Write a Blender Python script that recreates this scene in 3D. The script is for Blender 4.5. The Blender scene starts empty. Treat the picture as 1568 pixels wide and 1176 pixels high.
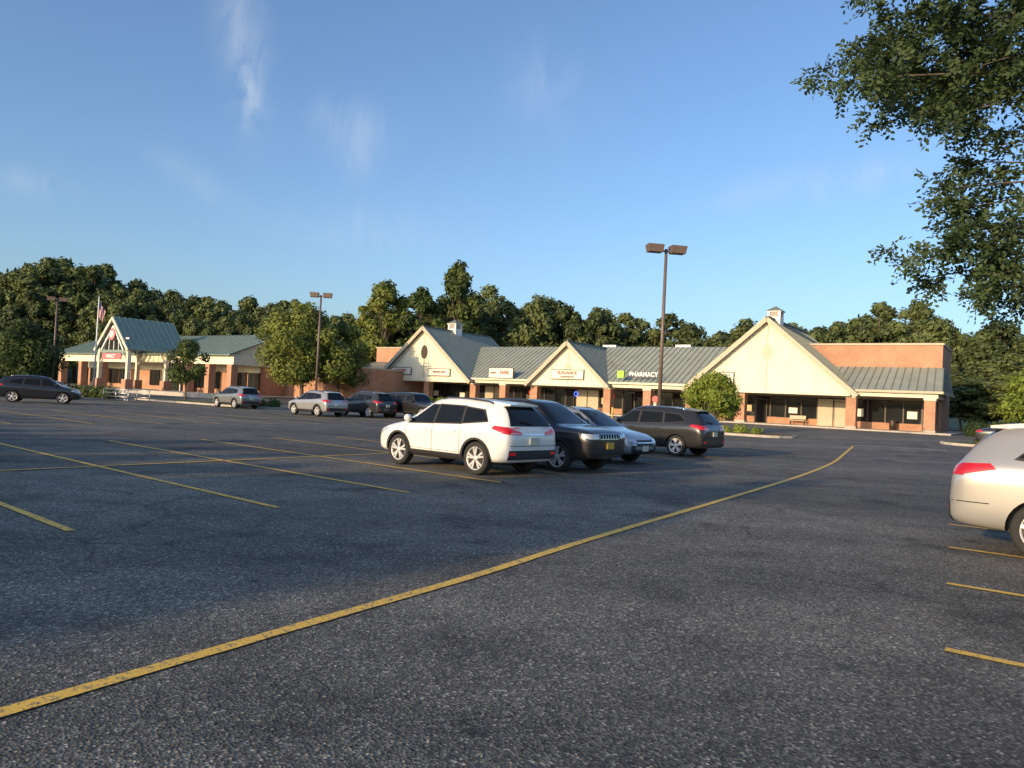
import bpy, math, random, numpy as np
from mathutils import Vector, Matrix
from mathutils.bvhtree import BVHTree
random.seed(3); RNG=np.random.RandomState(5)
scene=bpy.context.scene
R=math.radians
# ------------------------------------------------------------ terrain
FX,FY=36.3,62.5            # right front corner of the shops
CD,SD=0.82,0.573           # building axes
def sstep(a,b,v):
    t=min(1,max(0,(v-a)/(b-a))); return t*t*(3-2*t)
def g(x,y):
    w=-SD*(x-FX)-CD*(y-FY)
    z=.6*(1-sstep(4,42,w))
    d=math.hypot(x,y)
    z+=14*sstep(190,330,d)
    return z
# ------------------------------------------------------------ materials
def newmat(name):
    m=bpy.data.materials.new(name); m.use_nodes=True
    nt=m.node_tree; b=nt.nodes['Principled BSDF']; return m,nt,b
def N(nt,t,**kw):
    n=nt.nodes.new(t)
    for k,v in kw.items():
        if k in n.inputs: n.inputs[k].default_value=v
        else: setattr(n,k,v)
    return n
def ramp(nt,src,stops):
    r=nt.nodes.new('ShaderNodeValToRGB'); e=r.color_ramp.elements
    while len(e)<len(stops): e.new(.5)
    for i,(p,c) in enumerate(stops):
        e[i].position=p; e[i].color=(*c,1) if len(c)==3 else c
    nt.links.new(src,r.inputs[0]); return r
def noise(nt,scale,detail=4,rough=.6,coord='Object',map_scale=None):
    tc=nt.nodes.new('ShaderNodeTexCoord'); s=tc.outputs[coord]
    if map_scale:
        mp=nt.nodes.new('ShaderNodeMapping'); mp.inputs['Scale'].default_value=map_scale
        nt.links.new(s,mp.inputs[0]); s=mp.outputs[0]
    n=N(nt,'ShaderNodeTexNoise',Scale=scale,Detail=detail,Roughness=rough)
    nt.links.new(s,n.inputs['Vector']); return n
def simple(name,col,rough=.6,metal=0,var=.15,scale=3,bump=0,coat=0,emit=None,spec=.5):
    m,nt,b=newmat(name)
    n=noise(nt,scale)
    lo=tuple(c*(1-var) for c in col); hi=tuple(min(1,c*(1+var)) for c in col)
    r=ramp(nt,n.outputs['Fac'],[(.3,lo),(.7,hi)])
    nt.links.new(r.outputs[0],b.inputs['Base Color'])
    b.inputs['Roughness'].default_value=rough; b.inputs['Metallic'].default_value=metal
    b.inputs['Coat Weight'].default_value=coat; b.inputs['Coat Roughness'].default_value=.04
    b.inputs['Specular IOR Level'].default_value=spec
    if bump:
        bp=N(nt,'ShaderNodeBump',Strength=bump,Distance=.02); n2=noise(nt,scale*12)
        nt.links.new(n2.outputs['Fac'],bp.inputs['Height']); nt.links.new(bp.outputs[0],b.inputs['Normal'])
    if emit:
        b.inputs['Emission Color'].default_value=(*emit[0],1); b.inputs['Emission Strength'].default_value=emit[1]
    return m
def asphalt():
    m,nt,b=newmat('asphalt')
    big=noise(nt,.10,5,.6); mid=noise(nt,1.1,6,.65)
    tc=nt.nodes.new('ShaderNodeTexCoord')
    r1=ramp(nt,big.outputs['Fac'],[(.3,(.118,.120,.112)),(.7,(.180,.174,.158))])
    r2=ramp(nt,mid.outputs['Fac'],[(.3,(.70,.70,.70)),(.7,(1.24,1.23,1.21))])
    vo=N(nt,'ShaderNodeTexVoronoi',Scale=58); nt.links.new(tc.outputs['Object'],vo.inputs['Vector'])
    r3=ramp(nt,vo.outputs['Color'],[(.1,(.36,.36,.36)),(.55,(.88,.88,.88)),(.80,(1.6,1.54,1.45)),(.96,(3.6,3.4,3.1))])
    def mul(a,b_,f=1):
        mx=N(nt,'ShaderNodeMix',data_type='RGBA',blend_type='MULTIPLY'); mx.inputs[0].default_value=f
        nt.links.new(a,mx.inputs[6]); nt.links.new(b_,mx.inputs[7]); return mx.outputs[2]
    c=mul(r1.outputs[0],r2.outputs[0]); c=mul(c,r3.outputs[0])
    wn=noise(nt,.8,5,.6)
    va=nt.nodes.new('ShaderNodeVectorMath'); va.operation='MULTIPLY_ADD'; va.inputs[1].default_value=(1.4,1.4,1.4)
    nt.links.new(wn.outputs['Color'],va.inputs[0]); nt.links.new(tc.outputs['Object'],va.inputs[2])
    v2=N(nt,'ShaderNodeTexVoronoi',Scale=.2,feature='DISTANCE_TO_EDGE'); nt.links.new(va.outputs[0],v2.inputs['Vector'])
    rc=ramp(nt,v2.outputs['Distance'],[(0,(.38,.38,.38)),(.0055,(1,1,1))]); 
    # cracks come and go
    cm=noise(nt,.3,2,.5); rcm=ramp(nt,cm.outputs['Fac'],[(.42,(0,0,0)),(.52,(1,1,1))])
    mc=N(nt,'ShaderNodeMix',data_type='RGBA'); mc.inputs[6].default_value=(1,1,1,1); nt.links.new(rcm.outputs[0],mc.inputs[0]); nt.links.new(rc.outputs[0],mc.inputs[7])
    c=mul(c,mc.outputs[2])
    mp=nt.nodes.new('ShaderNodeMapping'); mp.inputs['Rotation'].default_value=(0,0,-.99); mp.inputs['Scale'].default_value=(.02,.22,1); nt.links.new(tc.outputs['Object'],mp.inputs[0])
    ln=N(nt,'ShaderNodeTexNoise',Scale=1.0,Detail=3,Roughness=.7); nt.links.new(mp.outputs[0],ln.inputs['Vector'])
    rl=ramp(nt,ln.outputs['Fac'],[(.35,(.74,.74,.75)),(.6,(1.16,1.14,1.11))]); c=mul(c,rl.outputs[0])
    # repaired patches with soft, irregular borders
    v3=N(nt,'ShaderNodeTexVoronoi',Scale=.13,distance='CHEBYCHEV'); nt.links.new(va.outputs[0],v3.inputs['Vector'])
    rp=ramp(nt,v3.outputs['Color'],[(.12,(.74,.74,.76)),(.20,(1,1,1)),(.82,(1,1,1)),(.9,(1.14,1.13,1.11))]); c=mul(c,rp.outputs[0],.8)
    st=noise(nt,.55,3,.5); rs=ramp(nt,st.outputs['Fac'],[(.28,(.5,.5,.52)),(.42,(1,1,1))]); c=mul(c,rs.outputs[0],.85)
    st2=noise(nt,2.2,2,.5); rs2=ramp(nt,st2.outputs['Fac'],[(.25,(.42,.42,.42)),(.31,(1,1,1))]); c=mul(c,rs2.outputs[0],.75)
    nt.links.new(c,b.inputs['Base Color'])
    b.inputs['Roughness'].default_value=.85; b.inputs['Specular IOR Level'].default_value=.3
    bp=N(nt,'ShaderNodeBump',Strength=.6,Distance=.011)
    nt.links.new(vo.outputs['Distance'],bp.inputs['Height']); nt.links.new(bp.outputs[0],b.inputs['Normal'])
    return m
def paintline(name,col):
    m,nt,b=newmat(name)
    n=noise(nt,14,6,.7); n2=noise(nt,60,2,.7)
    mm=N(nt,'ShaderNodeMath',operation='MULTIPLY'); nt.links.new(n.outputs['Fac'],mm.inputs[0]); nt.links.new(n2.outputs['Fac'],mm.inputs[1])
    r=ramp(nt,mm.outputs[0],[(.17,(.20,.17,.12)),(.24,col)])
    nt.links.new(r.outputs[0],b.inputs['Base Color']); b.inputs['Roughness'].default_value=.75
    return m
def leafmat(name,dark,light,trans=.25,orand=.35):
    m,nt,b=newmat(name)
    at=N(nt,'ShaderNodeAttribute',attribute_name='tone')
    oi=nt.nodes.new('ShaderNodeObjectInfo')
    ad=N(nt,'ShaderNodeMath',operation='MULTIPLY_ADD'); ad.inputs[1].default_value=orand; nt.links.new(oi.outputs['Random'],ad.inputs[0]); nt.links.new(at.outputs['Fac'],ad.inputs[2])
    mid=tuple((a+c)/2 for a,c in zip(dark,light))
    r=ramp(nt,ad.outputs[0],[(.15,dark),(.6,mid),(1.0,light)])
    nt.links.new(r.outputs[0],b.inputs['Base Color']); b.inputs['Roughness'].default_value=.6
    b.inputs['Specular IOR Level'].default_value=.25
    tr=nt.nodes.new('ShaderNodeBsdfTranslucent'); nt.links.new(r.outputs[0],tr.inputs[0])
    mx=nt.nodes.new('ShaderNodeMixShader'); mx.inputs[0].default_value=trans
    nt.links.new(b.outputs[0],mx.inputs[1]); nt.links.new(tr.outputs[0],mx.inputs[2])
    nt.links.new(mx.outputs[0],nt.nodes['Material Output'].inputs[0]); return m
def brickmat(name,c1,c2,mortar):
    m,nt,b=newmat(name)
    tc=nt.nodes.new('ShaderNodeTexCoord'); sp=nt.nodes.new('ShaderNodeSeparateXYZ'); cb=nt.nodes.new('ShaderNodeCombineXYZ')
    nt.links.new(tc.outputs['Object'],sp.inputs[0])
    a=N(nt,'ShaderNodeMath',operation='ADD'); nt.links.new(sp.outputs[0],a.inputs[0]); nt.links.new(sp.outputs[1],a.inputs[1])
    nt.links.new(a.outputs[0],cb.inputs[0]); nt.links.new(sp.outputs[2],cb.inputs[1])
    br=nt.nodes.new('ShaderNodeTexBrick'); br.inputs['Scale'].default_value=1
    br.inputs['Brick Width'].default_value=.22; br.inputs['Row Height'].default_value=.075; br.inputs['Mortar Size'].default_value=.008
    br.inputs['Color1'].default_value=(*c1,1); br.inputs['Color2'].default_value=(*c2,1); br.inputs['Mortar'].default_value=(*mortar,1)
    nt.links.new(cb.outputs[0],br.inputs['Vector'])
    n=noise(nt,.9,5); r=ramp(nt,n.outputs['Fac'],[(.3,(.8,.8,.8)),(.7,(1.15,1.15,1.15))])
    mx=N(nt,'ShaderNodeMix',data_type='RGBA',blend_type='MULTIPLY'); mx.inputs[0].default_value=1
    nt.links.new(br.outputs[0],mx.inputs[6]); nt.links.new(r.outputs[0],mx.inputs[7]); nt.links.new(mx.outputs[2],b.inputs['Base Color'])
    b.inputs['Roughness'].default_value=.85; return m
def sidingmat(name,col):
    m,nt,b=newmat(name)
    tc=nt.nodes.new('ShaderNodeTexCoord')
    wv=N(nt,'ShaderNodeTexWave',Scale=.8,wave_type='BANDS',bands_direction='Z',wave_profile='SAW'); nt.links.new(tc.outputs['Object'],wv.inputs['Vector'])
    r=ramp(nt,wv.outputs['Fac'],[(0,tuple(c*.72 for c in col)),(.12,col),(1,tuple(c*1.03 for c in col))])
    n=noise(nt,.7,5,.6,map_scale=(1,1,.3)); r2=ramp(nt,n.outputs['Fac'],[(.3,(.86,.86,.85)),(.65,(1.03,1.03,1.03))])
    mx=N(nt,'ShaderNodeMix',data_type='RGBA',blend_type='MULTIPLY'); mx.inputs[0].default_value=1
    nt.links.new(r.outputs[0],mx.inputs[6]); nt.links.new(r2.outputs[0],mx.inputs[7]); nt.links.new(mx.outputs[2],b.inputs['Base Color'])
    b.inputs['Roughness'].default_value=.7; return m
M={}
M['asphalt']=asphalt()
M['yellow']=paintline('yellow_paint',(.88,.54,.08)); M['white_l']=paintline('white_paint_line',(.75,.75,.73))
M['grass']=simple('grass',(.075,.105,.033),.9,var=.45,scale=1.5,bump=.6)
M['soil']=simple('mulch',(.12,.07,.04),.95,var=.4,scale=6,bump=.7)
M['concrete']=simple('concrete',(.42,.38,.33),.85,var=.18,scale=2,bump=.15)
M['brick']=brickmat('brick',(.50,.24,.14),(.41,.18,.10),(.40,.31,.23))
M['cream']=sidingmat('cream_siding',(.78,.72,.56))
M['trim']=simple('tan_trim',(.46,.40,.30),.6,var=.08)
M['creamtrim']=simple('cream_trim',(.70,.64,.50),.6,var=.06)
M['roof']=simple('metal_roof',(.28,.31,.27),.6,metal=.0,var=.12,scale=.6)
M['rib']=simple('metal_roof_rib',(.16,.185,.16),.55,metal=.0,var=.1)
M['teal']=simple('teal_roof',(.21,.285,.25),.6,metal=.0,var=.1,scale=.6)
M['tealrib']=simple('teal_roof_rib',(.14,.20,.175),.55,var=.1)
M['flat']=simple('flat_roof',(.2,.19,.18),.9)
M['glass']=simple('window_glass',(.018,.02,.022),.06,var=.3,scale=.4,spec=.6)
M['frame']=simple('bronze_frame',(.06,.045,.035),.5,metal=.3)
M['white']=simple('white_paint',(.78,.77,.74),.5,var=.05)
M['sign']=simple('sign_face',(.76,.72,.62),.5,var=.04)
M['red']=simple('red_letters',(.55,.09,.08),.5)
M['pink']=simple('faded_red_sign',(.55,.16,.17),.6)
M['green_s']=simple('green_sign',(.30,.62,.05),.5)
M['wletter']=simple('white_letters',(.82,.82,.8),.5,var=.03)
M['darkl']=simple('dark_letters',(.20,.15,.13),.5)
M['poster']=simple('poster',(.55,.40,.22),.6,var=.4,scale=2)
M['neonb']=simple('neon_blue',(.05,.1,.6),.5,emit=((.1,.2,1),2.0))
M['neonr']=simple('neon_red',(.6,.05,.05),.5,emit=((1,.1,.05),1.5))
M['pole']=simple('bronze_pole',(.15,.11,.09),.5,metal=.1,var=.15)
M['metal']=simple('steel',(.45,.45,.46),.35,metal=.8)
M['bark']=simple('bark',(.13,.10,.075),.95,var=.4,scale=4,bump=.8)
M['leaf_f']=leafmat('forest_leaf',(.026,.045,.020),(.135,.17,.062),.22,.6)
M['leaf_l']=leafmat('lawn_tree_leaf',(.06,.10,.022),(.26,.29,.07),.3)
M['leaf_d']=leafmat('dark_tree_leaf',(.033,.060,.023),(.13,.17,.05),.3)
M['leaf_y']=leafmat('bright_leaf',(.08,.14,.022),(.31,.38,.07),.35)
M['leaf_n']=leafmat('near_leaf',(.030,.058,.026),(.12,.165,.065),.35)
M['tyre']=simple('tyre_rubber',(.025,.025,.025),.85,scale=20)
M['rim']=simple('alloy_rim',(.66,.66,.66),.4,metal=.3)
M['rimd']=simple('rim_recess',(.03,.03,.03),.6)
M['cglass']=simple('car_glass',(.010,.012,.013),.05,var=.2,spec=.28)
M['plastic']=simple('black_plastic',(.028,.028,.029),.6,scale=10)
M['seam']=simple('panel_gap',(.006,.006,.006),.8)
M['tail']=simple('tail_lamp',(.42,.008,.010),.15,coat=1,emit=((1,.02,.03),.12))
M['lens']=simple('clear_lens',(.55,.45,.44),.15,coat=1)
M['head']=simple('head_lamp',(.55,.57,.6),.1,metal=.3,coat=1)
M['chrome']=simple('chrome',(.65,.65,.66),.15,metal=1)
M['plate']=simple('licence_plate',(.62,.60,.50),.5)
M['platey']=simple('licence_plate_gold',(.70,.42,.06),.5)
def paint(name,col,metal=.3): return simple(name,col,.28,metal=metal,var=.02,coat=.8,scale=1)
# ------------------------------------------------------------ mesh builder
class MB:
    def __init__(s): s.v=[];s.f=[];s.m=[];s.mats=[];s.sm=[]
    def mi(s,k):
        m=M[k] if isinstance(k,str) else k
        if m not in s.mats: s.mats.append(m)
        return s.mats.index(m)
    def face(s,idx,k,smooth=False): s.f.append(idx); s.m.append(s.mi(k)); s.sm.append(smooth)
    def add(s,vs,fs,k,smooth=False):
        o=len(s.v); s.v+= [tuple(v) for v in vs]
        for f in fs: s.face([i+o for i in f],k,smooth)
    def box(s,x0,x1,y0,y1,z0,z1,k,mat=None):
        vs=[(x,y,z) for z in(z0,z1) for y in(y0,y1) for x in(x0,x1)]
        if mat is not None: vs=[tuple(mat@Vector(v)) for v in vs]
        s.add(vs,[(0,2,3,1),(4,5,7,6),(0,1,5,4),(2,6,7,3),(0,4,6,2),(1,3,7,5)],k)
    def beam(s,a,b,w,h,k,up=(0,0,1)):
        a=Vector(a);b=Vector(b);d=(b-a);L=d.length;d.normalize()
        u=Vector(up); sx=d.cross(u)
        if sx.length<1e-4: sx=d.cross(Vector((1,0,0)))
        sx.normalize(); u2=sx.cross(d)
        vs=[]
        for p in(a,b):
            for i,j in((-1,-1),(1,-1),(1,1),(-1,1)): vs.append(p+sx*(i*w/2)+u2*(j*h/2))
        s.add(vs,[(0,3,2,1),(4,5,6,7),(0,1,5,4),(1,2,6,5),(2,3,7,6),(3,0,4,7)],k)
    def tube(s,pts,rad,k,n=8,cap=True):
        pts=[Vector(p) for p in pts]; o=len(s.v)
        for i,p in enumerate(pts):
            d=(pts[min(i+1,len(pts)-1)]-pts[max(i-1,0)]).normalized()
            a=d.cross(Vector((0.3,1,0.1)))
            if a.length<.05: a=d.cross(Vector((1,0,0)))
            a.normalize(); b=d.cross(a)
            for j in range(n):
                t=2*math.pi*j/n; s.v.append(tuple(p+(a*math.cos(t)+b*math.sin(t))*rad[i]))
        for i in range(len(pts)-1):
            for j in range(n):
                s.face([o+i*n+j,o+i*n+(j+1)%n,o+(i+1)*n+(j+1)%n,o+(i+1)*n+j],k,True)
        if cap:
            s.face([o+j for j in range(n)][::-1],k); s.face([o+(len(pts)-1)*n+j for j in range(n)],k)
    def lathe(s,prof,cx,cy,cz,sg,k,n=28,smooth=True):
        o=len(s.v)
        for r,y in prof:
            for j in range(n):
                t=2*math.pi*j/n; s.v.append((cx+r*math.cos(t),cy+sg*y,cz+r*math.sin(t)))
        for i in range(len(prof)-1):
            for j in range(n): s.face([o+i*n+j,o+i*n+(j+1)%n,o+(i+1)*n+(j+1)%n,o+(i+1)*n+j],k,smooth)
    def obj(s,name,parent=None,loc=(0,0,0),rotz=0,sharp=None):
        me=bpy.data.meshes.new(name); me.from_pydata(s.v,[],s.f); 
        for m in s.mats: me.materials.append(m)
        me.polygons.foreach_set('material_index',s.m); me.polygons.foreach_set('use_smooth',s.sm); me.update()
        ob=bpy.data.objects.new(name,me); scene.collection.objects.link(ob)
        ob.location=loc; ob.rotation_euler=(0,0,rotz)
        if parent: ob.parent=parent
        return ob
def empty(name,loc=(0,0,0),rotz=0):
    e=bpy.data.objects.new(name,None); scene.collection.objects.link(e); e.location=loc; e.rotation_euler=(0,0,rotz); e.empty_display_size=.3; return e
# ------------------------------------------------------------ ground
def sheet(name,xs,ys,dz,mat):
    v=[(x,y,g(x,y)+dz) for y in ys for x in xs]; nx=len(xs)
    f=[(j*nx+i,j*nx+i+1,(j+1)*nx+i+1,(j+1)*nx+i) for j in range(len(ys)-1) for i in range(nx-1)]
    me=bpy.data.meshes.new(name); me.from_pydata(v,[],f); me.materials.append(mat)
    me.polygons.foreach_set('use_smooth',[True]*len(f)); me.update()
    ob=bpy.data.objects.new(name,me); scene.collection.objects.link(ob); return ob
ax=[-90+2*i for i in range(83)]; ay=[-50+2*i for i in range(81)]
outx=[-2500,-1200,-700,-450,-350,-280,-240,-200,-170,-140,-115]; outx2=[90,110,135,160,190,220,250,290,340,450,700,1200,2500]
sheet('ground',outx+ax+outx2,[-2500,-1200,-500,-200,-100,-70]+ay+[125,140,160,180,200,220,240,260,290,330,400,600,1200,3000],-.03,M['grass'])
sheet('parking_lot',[x for x in ax],[y for y in ay],0,M['asphalt'])
def strip(mb,pts,w,k,dz=.010):
    P=[]
    for i in range(len(pts)-1):
        a=Vector(pts[i]);b=Vector(pts[i+1]);n=max(1,int((b-a).length/1.0))
        for j in range(n): P.append(a.lerp(b,j/n))
    P.append(Vector(pts[-1])); o=len(mb.v)
    for i,p in enumerate(P):
        d=(P[min(i+1,len(P)-1)]-P[max(i-1,0)]).normalized(); q=Vector((-d.y,d.x))
        jt=1+.06*math.sin(i*2.3)
        for sgn in(-1,1):
            c=p+q*sgn*w/2*jt; mb.v.append((c.x,c.y,g(c.x,c.y)+dz))
    for i in range(len(P)-1): mb.face([o+2*i,o+2*i+2,o+2*i+3,o+2*i+1],k)
def smoothpath(pts,n=6):
    out=[]
    for i in range(len(pts)-1):
        p0=Vector(pts[max(i-1,0)]);p1=Vector(pts[i]);p2=Vector(pts[i+1]);p3=Vector(pts[min(i+2,len(pts)-1)])
        for j in range(n):
            t=j/n; out.append(tuple(.5*((2*p1)+(p2-p0)*t+(2*p0-5*p1+4*p2-p3)*t*t+(-p0+3*p1-3*p2+p3)*t**3)))
    out.append(pts[-1]); return out
mk=MB()
strip(mk,smoothpath([(-6,-1.8),(-2.47,3.73),(-1.29,5.57),(-.19,7.26),(1.04,9.33),(3.95,14.0),(7.82,20.3),(11.4,26.6),(15.0,33.6),(18,39.4)]),.115,'yellow')
strip(mk,[(18.4,40.6),(22.8,39.2)],.15,'white_l')
A=Vector((.55,.835)); B=Vector((-.765,.644)); P0=Vector((-4.77,8.3)); stepv=Vector((1.55,2.33))
for n in range(-4,12):
    p=P0+stepv*n
    strip(mk,[tuple(p),tuple(p+B*12.3)],.10,'yellow')
strip(mk,[tuple(P0+B*6.15-stepv*4),tuple(P0+B*6.15+stepv*11)],.10,'yellow',.012)
for row in (20.5,41):
    for n in range(-9,14 if row<30 else 10):
        p=P0+B*row+stepv*n; strip(mk,[tuple(p),tuple(p+B*12.3)],.10,'yellow',.011)
    strip(mk,[tuple(P0+B*(row+6.15)-stepv*9),tuple(P0+B*(row+6.15)+stepv*(13 if row<30 else 9))],.10,'yellow',.013)
for n in range(-3,4):
    p=Vector((4.62,7.85))+Vector((1.33,2.27))*n
    strip(mk,[tuple(p),tuple(p+Vector((.79,-.61))*5.6)],.10,'yellow')
mk.obj('parking_line_markings')
def slab(name,poly,h,ktop,kside='concrete',kerb=.16):
    mb=MB(); c=Vector((sum(p[0] for p in poly)/len(poly),sum(p[1] for p in poly)/len(poly)))
    n=len(poly); inn=[]
    for p in poly:
        d=(c-Vector(p)); inn.append(Vector(p)+d.normalized()*kerb)
    V=[]
    for p in poly: V.append((p[0],p[1],g(*p)-.1))
    for p in poly: V.append((p[0],p[1],g(*p)+h))
    for p in inn: V.append((p.x,p.y,g(p.x,p.y)+h))
    for p in inn: V.append((p.x,p.y,g(p.x,p.y)+h+.01))
    V.append((c.x,c.y,g(c.x,c.y)+h+.04))
    mb.v+=V
    for i in range(n):
        j=(i+1)%n
        mb.face([i,j,n+j,n+i],kside); mb.face([n+i,n+j,2*n+j,2*n+i],kside); mb.face([2*n+i,2*n+j,3*n+j,3*n+i],kside); mb.face([3*n+i,3*n+j,4*n],ktop)
    return mb.obj(name)
def capsule(cx,cy,L,W,ang,n=10):
    out=[];ca,sa=math.cos(ang),math.sin(ang)
    for s0 in(1,-1):
        for i in range(n+1):
            t=-math.pi/2+math.pi*i/n
            x=s0*(L/2-W/2+W/2*math.cos(t)); y=s0*W/2*math.sin(t); out.append((cx+x*ca-y*sa,cy+x*sa+y*ca))
    return out
FA=math.atan2(-SD,CD)
slab('planting_island',capsule(14.2,47.5,7.5,3.2,FA),.13,'soil')
slab('planting_island',capsule(-29,66.5,26,3,FA),.13,'grass')
slab('planting_island',capsule(31.5,42,13,3.6,FA),.13,'grass')
slab('planting_island',capsule(-48,74,18,6,FA),.13,'grass')
slab('grass_verge',[(39,61.5),(37,52),(42,46),(60,36),(90,60),(70,110),(58,95)],.13,'grass')
# ------------------------------------------------------------ foliage
def leaves(lobes,n,size,rng,shell=.5,up=.25,zs=.85):
    L=np.array(lobes); w=L[:,3]**2; idx=rng.choice(len(L),n,p=w/w.sum())
    d=rng.normal(size=(n,3)); d/=np.linalg.norm(d,axis=1)[:,None]
    u=(shell+(1.06-shell)*rng.rand(n)**.6)*(1+.16*rng.normal(size=n))
    c=L[idx,:3]; r=L[idx,3]
    dd=d.copy(); dd[:,2]*=zs
    pos=c+dd*(r*u)[:,None]
    nr=d*1.1+rng.normal(size=(n,3))*.5; nr[:,2]+=up; nr/=np.linalg.norm(nr,axis=1)[:,None]
    t=np.cross(nr,rng.normal(size=(n,3))); t/=np.linalg.norm(t,axis=1)[:,None]; b=np.cross(nr,t)
    s=size*(.55+.9*rng.rand(n)); 
    q=np.stack([pos+t*s[:,None],pos+b*(s*.55)[:,None]+t*(s*.15)[:,None],pos-t*s[:,None],pos-b*(s*.6)[:,None]],1).reshape(-1,3)
    lt=rng.rand(len(L))*.4
    tone=.12+lt[idx]+.33*rng.rand(n)
    return q,np.repeat(tone,4)
def leafobj(name,q,tone,mat,mb=None,parent=None,loc=(0,0,0)):
    nq=len(q)//4; V=q.tolist(); F=(np.arange(nq*4).reshape(-1,4)).tolist()
    k=0; mats=[mat]; mi=[0]*nq; sm=[False]*nq
    if mb:
        k=len(mb.v); V=V+mb.v; F=F+[[i+nq*4 for i in f] for f in mb.f]; mi+= [1]*len(mb.f); mats.append(M['bark']); sm+=[True]*len(mb.f)
    me=bpy.data.meshes.new(name); me.from_pydata(V,[],F)
    for m in mats: me.materials.append(m)
    me.polygons.foreach_set('material_index',mi); me.polygons.foreach_set('use_smooth',sm)
    at=me.attributes.new('tone','FLOAT','POINT'); at.data.foreach_set('value',np.concatenate([tone,np.zeros(k)]).astype(np.float32)); me.update()
    ob=bpy.data.objects.new(name,me); scene.collection.objects.link(ob); ob.location=loc
    if parent: ob.parent=parent
    return ob
def crown(h,Rr,base,nl,rng,taper=.55,lobe=.33):
    out=[]
    for i in range(nl):
        t=rng.rand(); z=base+(h-base)*(.12+.8*t)
        prof=math.sin(math.pi*min(1,(.18+.80*t)))**.7
        rr=Rr*prof*(.25+.6*rng.rand()**.6); a=rng.rand()*6.283
        out.append((rr*math.cos(a),rr*math.sin(a),z,Rr*lobe*(.65+.7*rng.rand())*(1-.25*t)))
    out.append((0,0,h-Rr*lobe*.7,Rr*lobe*.8))
    return out
def treemesh(h,Rr,base,nl,nleaf,size,seed,lobe=.33,trunk=.02,shell=.5):
    rng=np.random.RandomState(seed); lb=crown(h,Rr,base,nl,rng,lobe=lobe); mb=MB()
    tr=h*trunk; top=(rng.normal()*.03*h,rng.normal()*.03*h,h*.75)
    mb.tube([(0,0,-.3),(0,0,.3),(top[0]*.3,top[1]*.3,base),(top[0]*.7,top[1]*.7,(base+h)/2),top],[tr*1.5,tr*1.1,tr,tr*.65,tr*.25],'bark')
    for l in lb[::2]:
        z0=base*.9+(l[2]-base)*.35; f=z0/h
        mb.tube([(top[0]*f,top[1]*f,z0),(l[0]*.5,l[1]*.5,(z0+l[2])/2+.02*h),(l[0],l[1],l[2])],[tr*.5,tr*.3,tr*.08],'bark',6,False)
    q,t=leaves(lb,nleaf,size,rng,shell); return q,t,mb
def tree(name,x,y,h,Rr,base,nl,nleaf,size,seed,mat,lobe=.33,trunk=.02,shell=.5):
    q,t,mb=treemesh(h,Rr,base,nl,nleaf,size,seed,lobe,trunk,shell)
    e=empty(name,(x,y,g(x,y)))
    leafobj('crown',q,t,M[mat],None,e); mb.obj('trunk_and_limbs',e); return e
fe=empty('distant_forest')
protos=[]
for i in range(7):
    q,t,mb=treemesh(18,[6.2,5.2,7,5.6,6.5,4.6,5.8][i],[3,4,2.5,3.5,2,3,2][i],[44,38,52,40,46,36,46][i],9000,.34,100+i,[.24,.26,.22,.25,.25,.29,.22][i],.014,.5)
    o=leafobj('forest_tree',q,t,M['leaf_f'],mb,fe,(0,0,0)); protos.append(o.data); bpy.data.objects.remove(o)
sky_tab=[(-1.2,170,26),(-.95,170,26),(-.77,170,26.7),(-.68,170,26.6),(-.63,170,29.6),(-.595,170,27.8),(-.525,170,27.7),(-.495,170,25.3),(-.43,165,21.8),(-.35,165,22.5),(-.30,150,20.5),(-.247,150,17.8),(-.195,140,18.7),(-.16,132,19),(-.125,132,19.2),(-.1,132,18.5),(-.073,132,21),(-.038,132,21.5),(-.02,132,20),(.057,130,20.4),(.083,130,17.8),(.153,130,18.8),(.23,130,18.2),(.283,130,17.8),(.327,125,17.2),(.388,120,17.9),(.449,118,18.9),(.518,115,19.3),(.536,112,17.6),(.579,108,17.2),(.68,100,16),(.8,95,16),(1.0,80,16),(1.3,65,16)]
ks=[s[0] for s in sky_tab]; ds=[s[1] for s in sky_tab]; hs=[s[2] for s in sky_tab]
def ftree(x,y,top,wid=1):
    z=g(x,y); s=(top-z)/18.0
    o=bpy.data.objects.new('forest_tree',random.choice(protos)); scene.collection.objects.link(o); o.parent=fe
    o.location=(x,y,z); o.rotation_euler=(0,0,random.random()*6.28); sw=s*wid*random.uniform(.85,1.15) if s>.6 else .8; o.scale=(sw,sw,s)
k=-1.2
while k<1.3:
    d=float(np.interp(k,ks,ds)); h=float(np.interp(k,ks,hs))
    ftree(k*d,d+random.uniform(-3,3),h*random.uniform(.82,1.06))
    ftree((k+.014)*(d+13),d+13+random.uniform(-3,3),h*random.uniform(.86,1.02)*(d+13)/d)
    if random.random()<.5: ftree((k-.01)*(d+26),d+26,h*random.uniform(.8,.95)*(d+26)/d)
    if k<-.2 or k>.53:
        ftree((k+.008)*(d-11),d-11+random.uniform(-2,2),h*random.uniform(.62,.8)*(d-11)/d)
        if k>.53 or k<-.72: ftree(k*(d-20),d-20,h*random.uniform(.4,.6))
    k+=5.2/d
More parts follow.
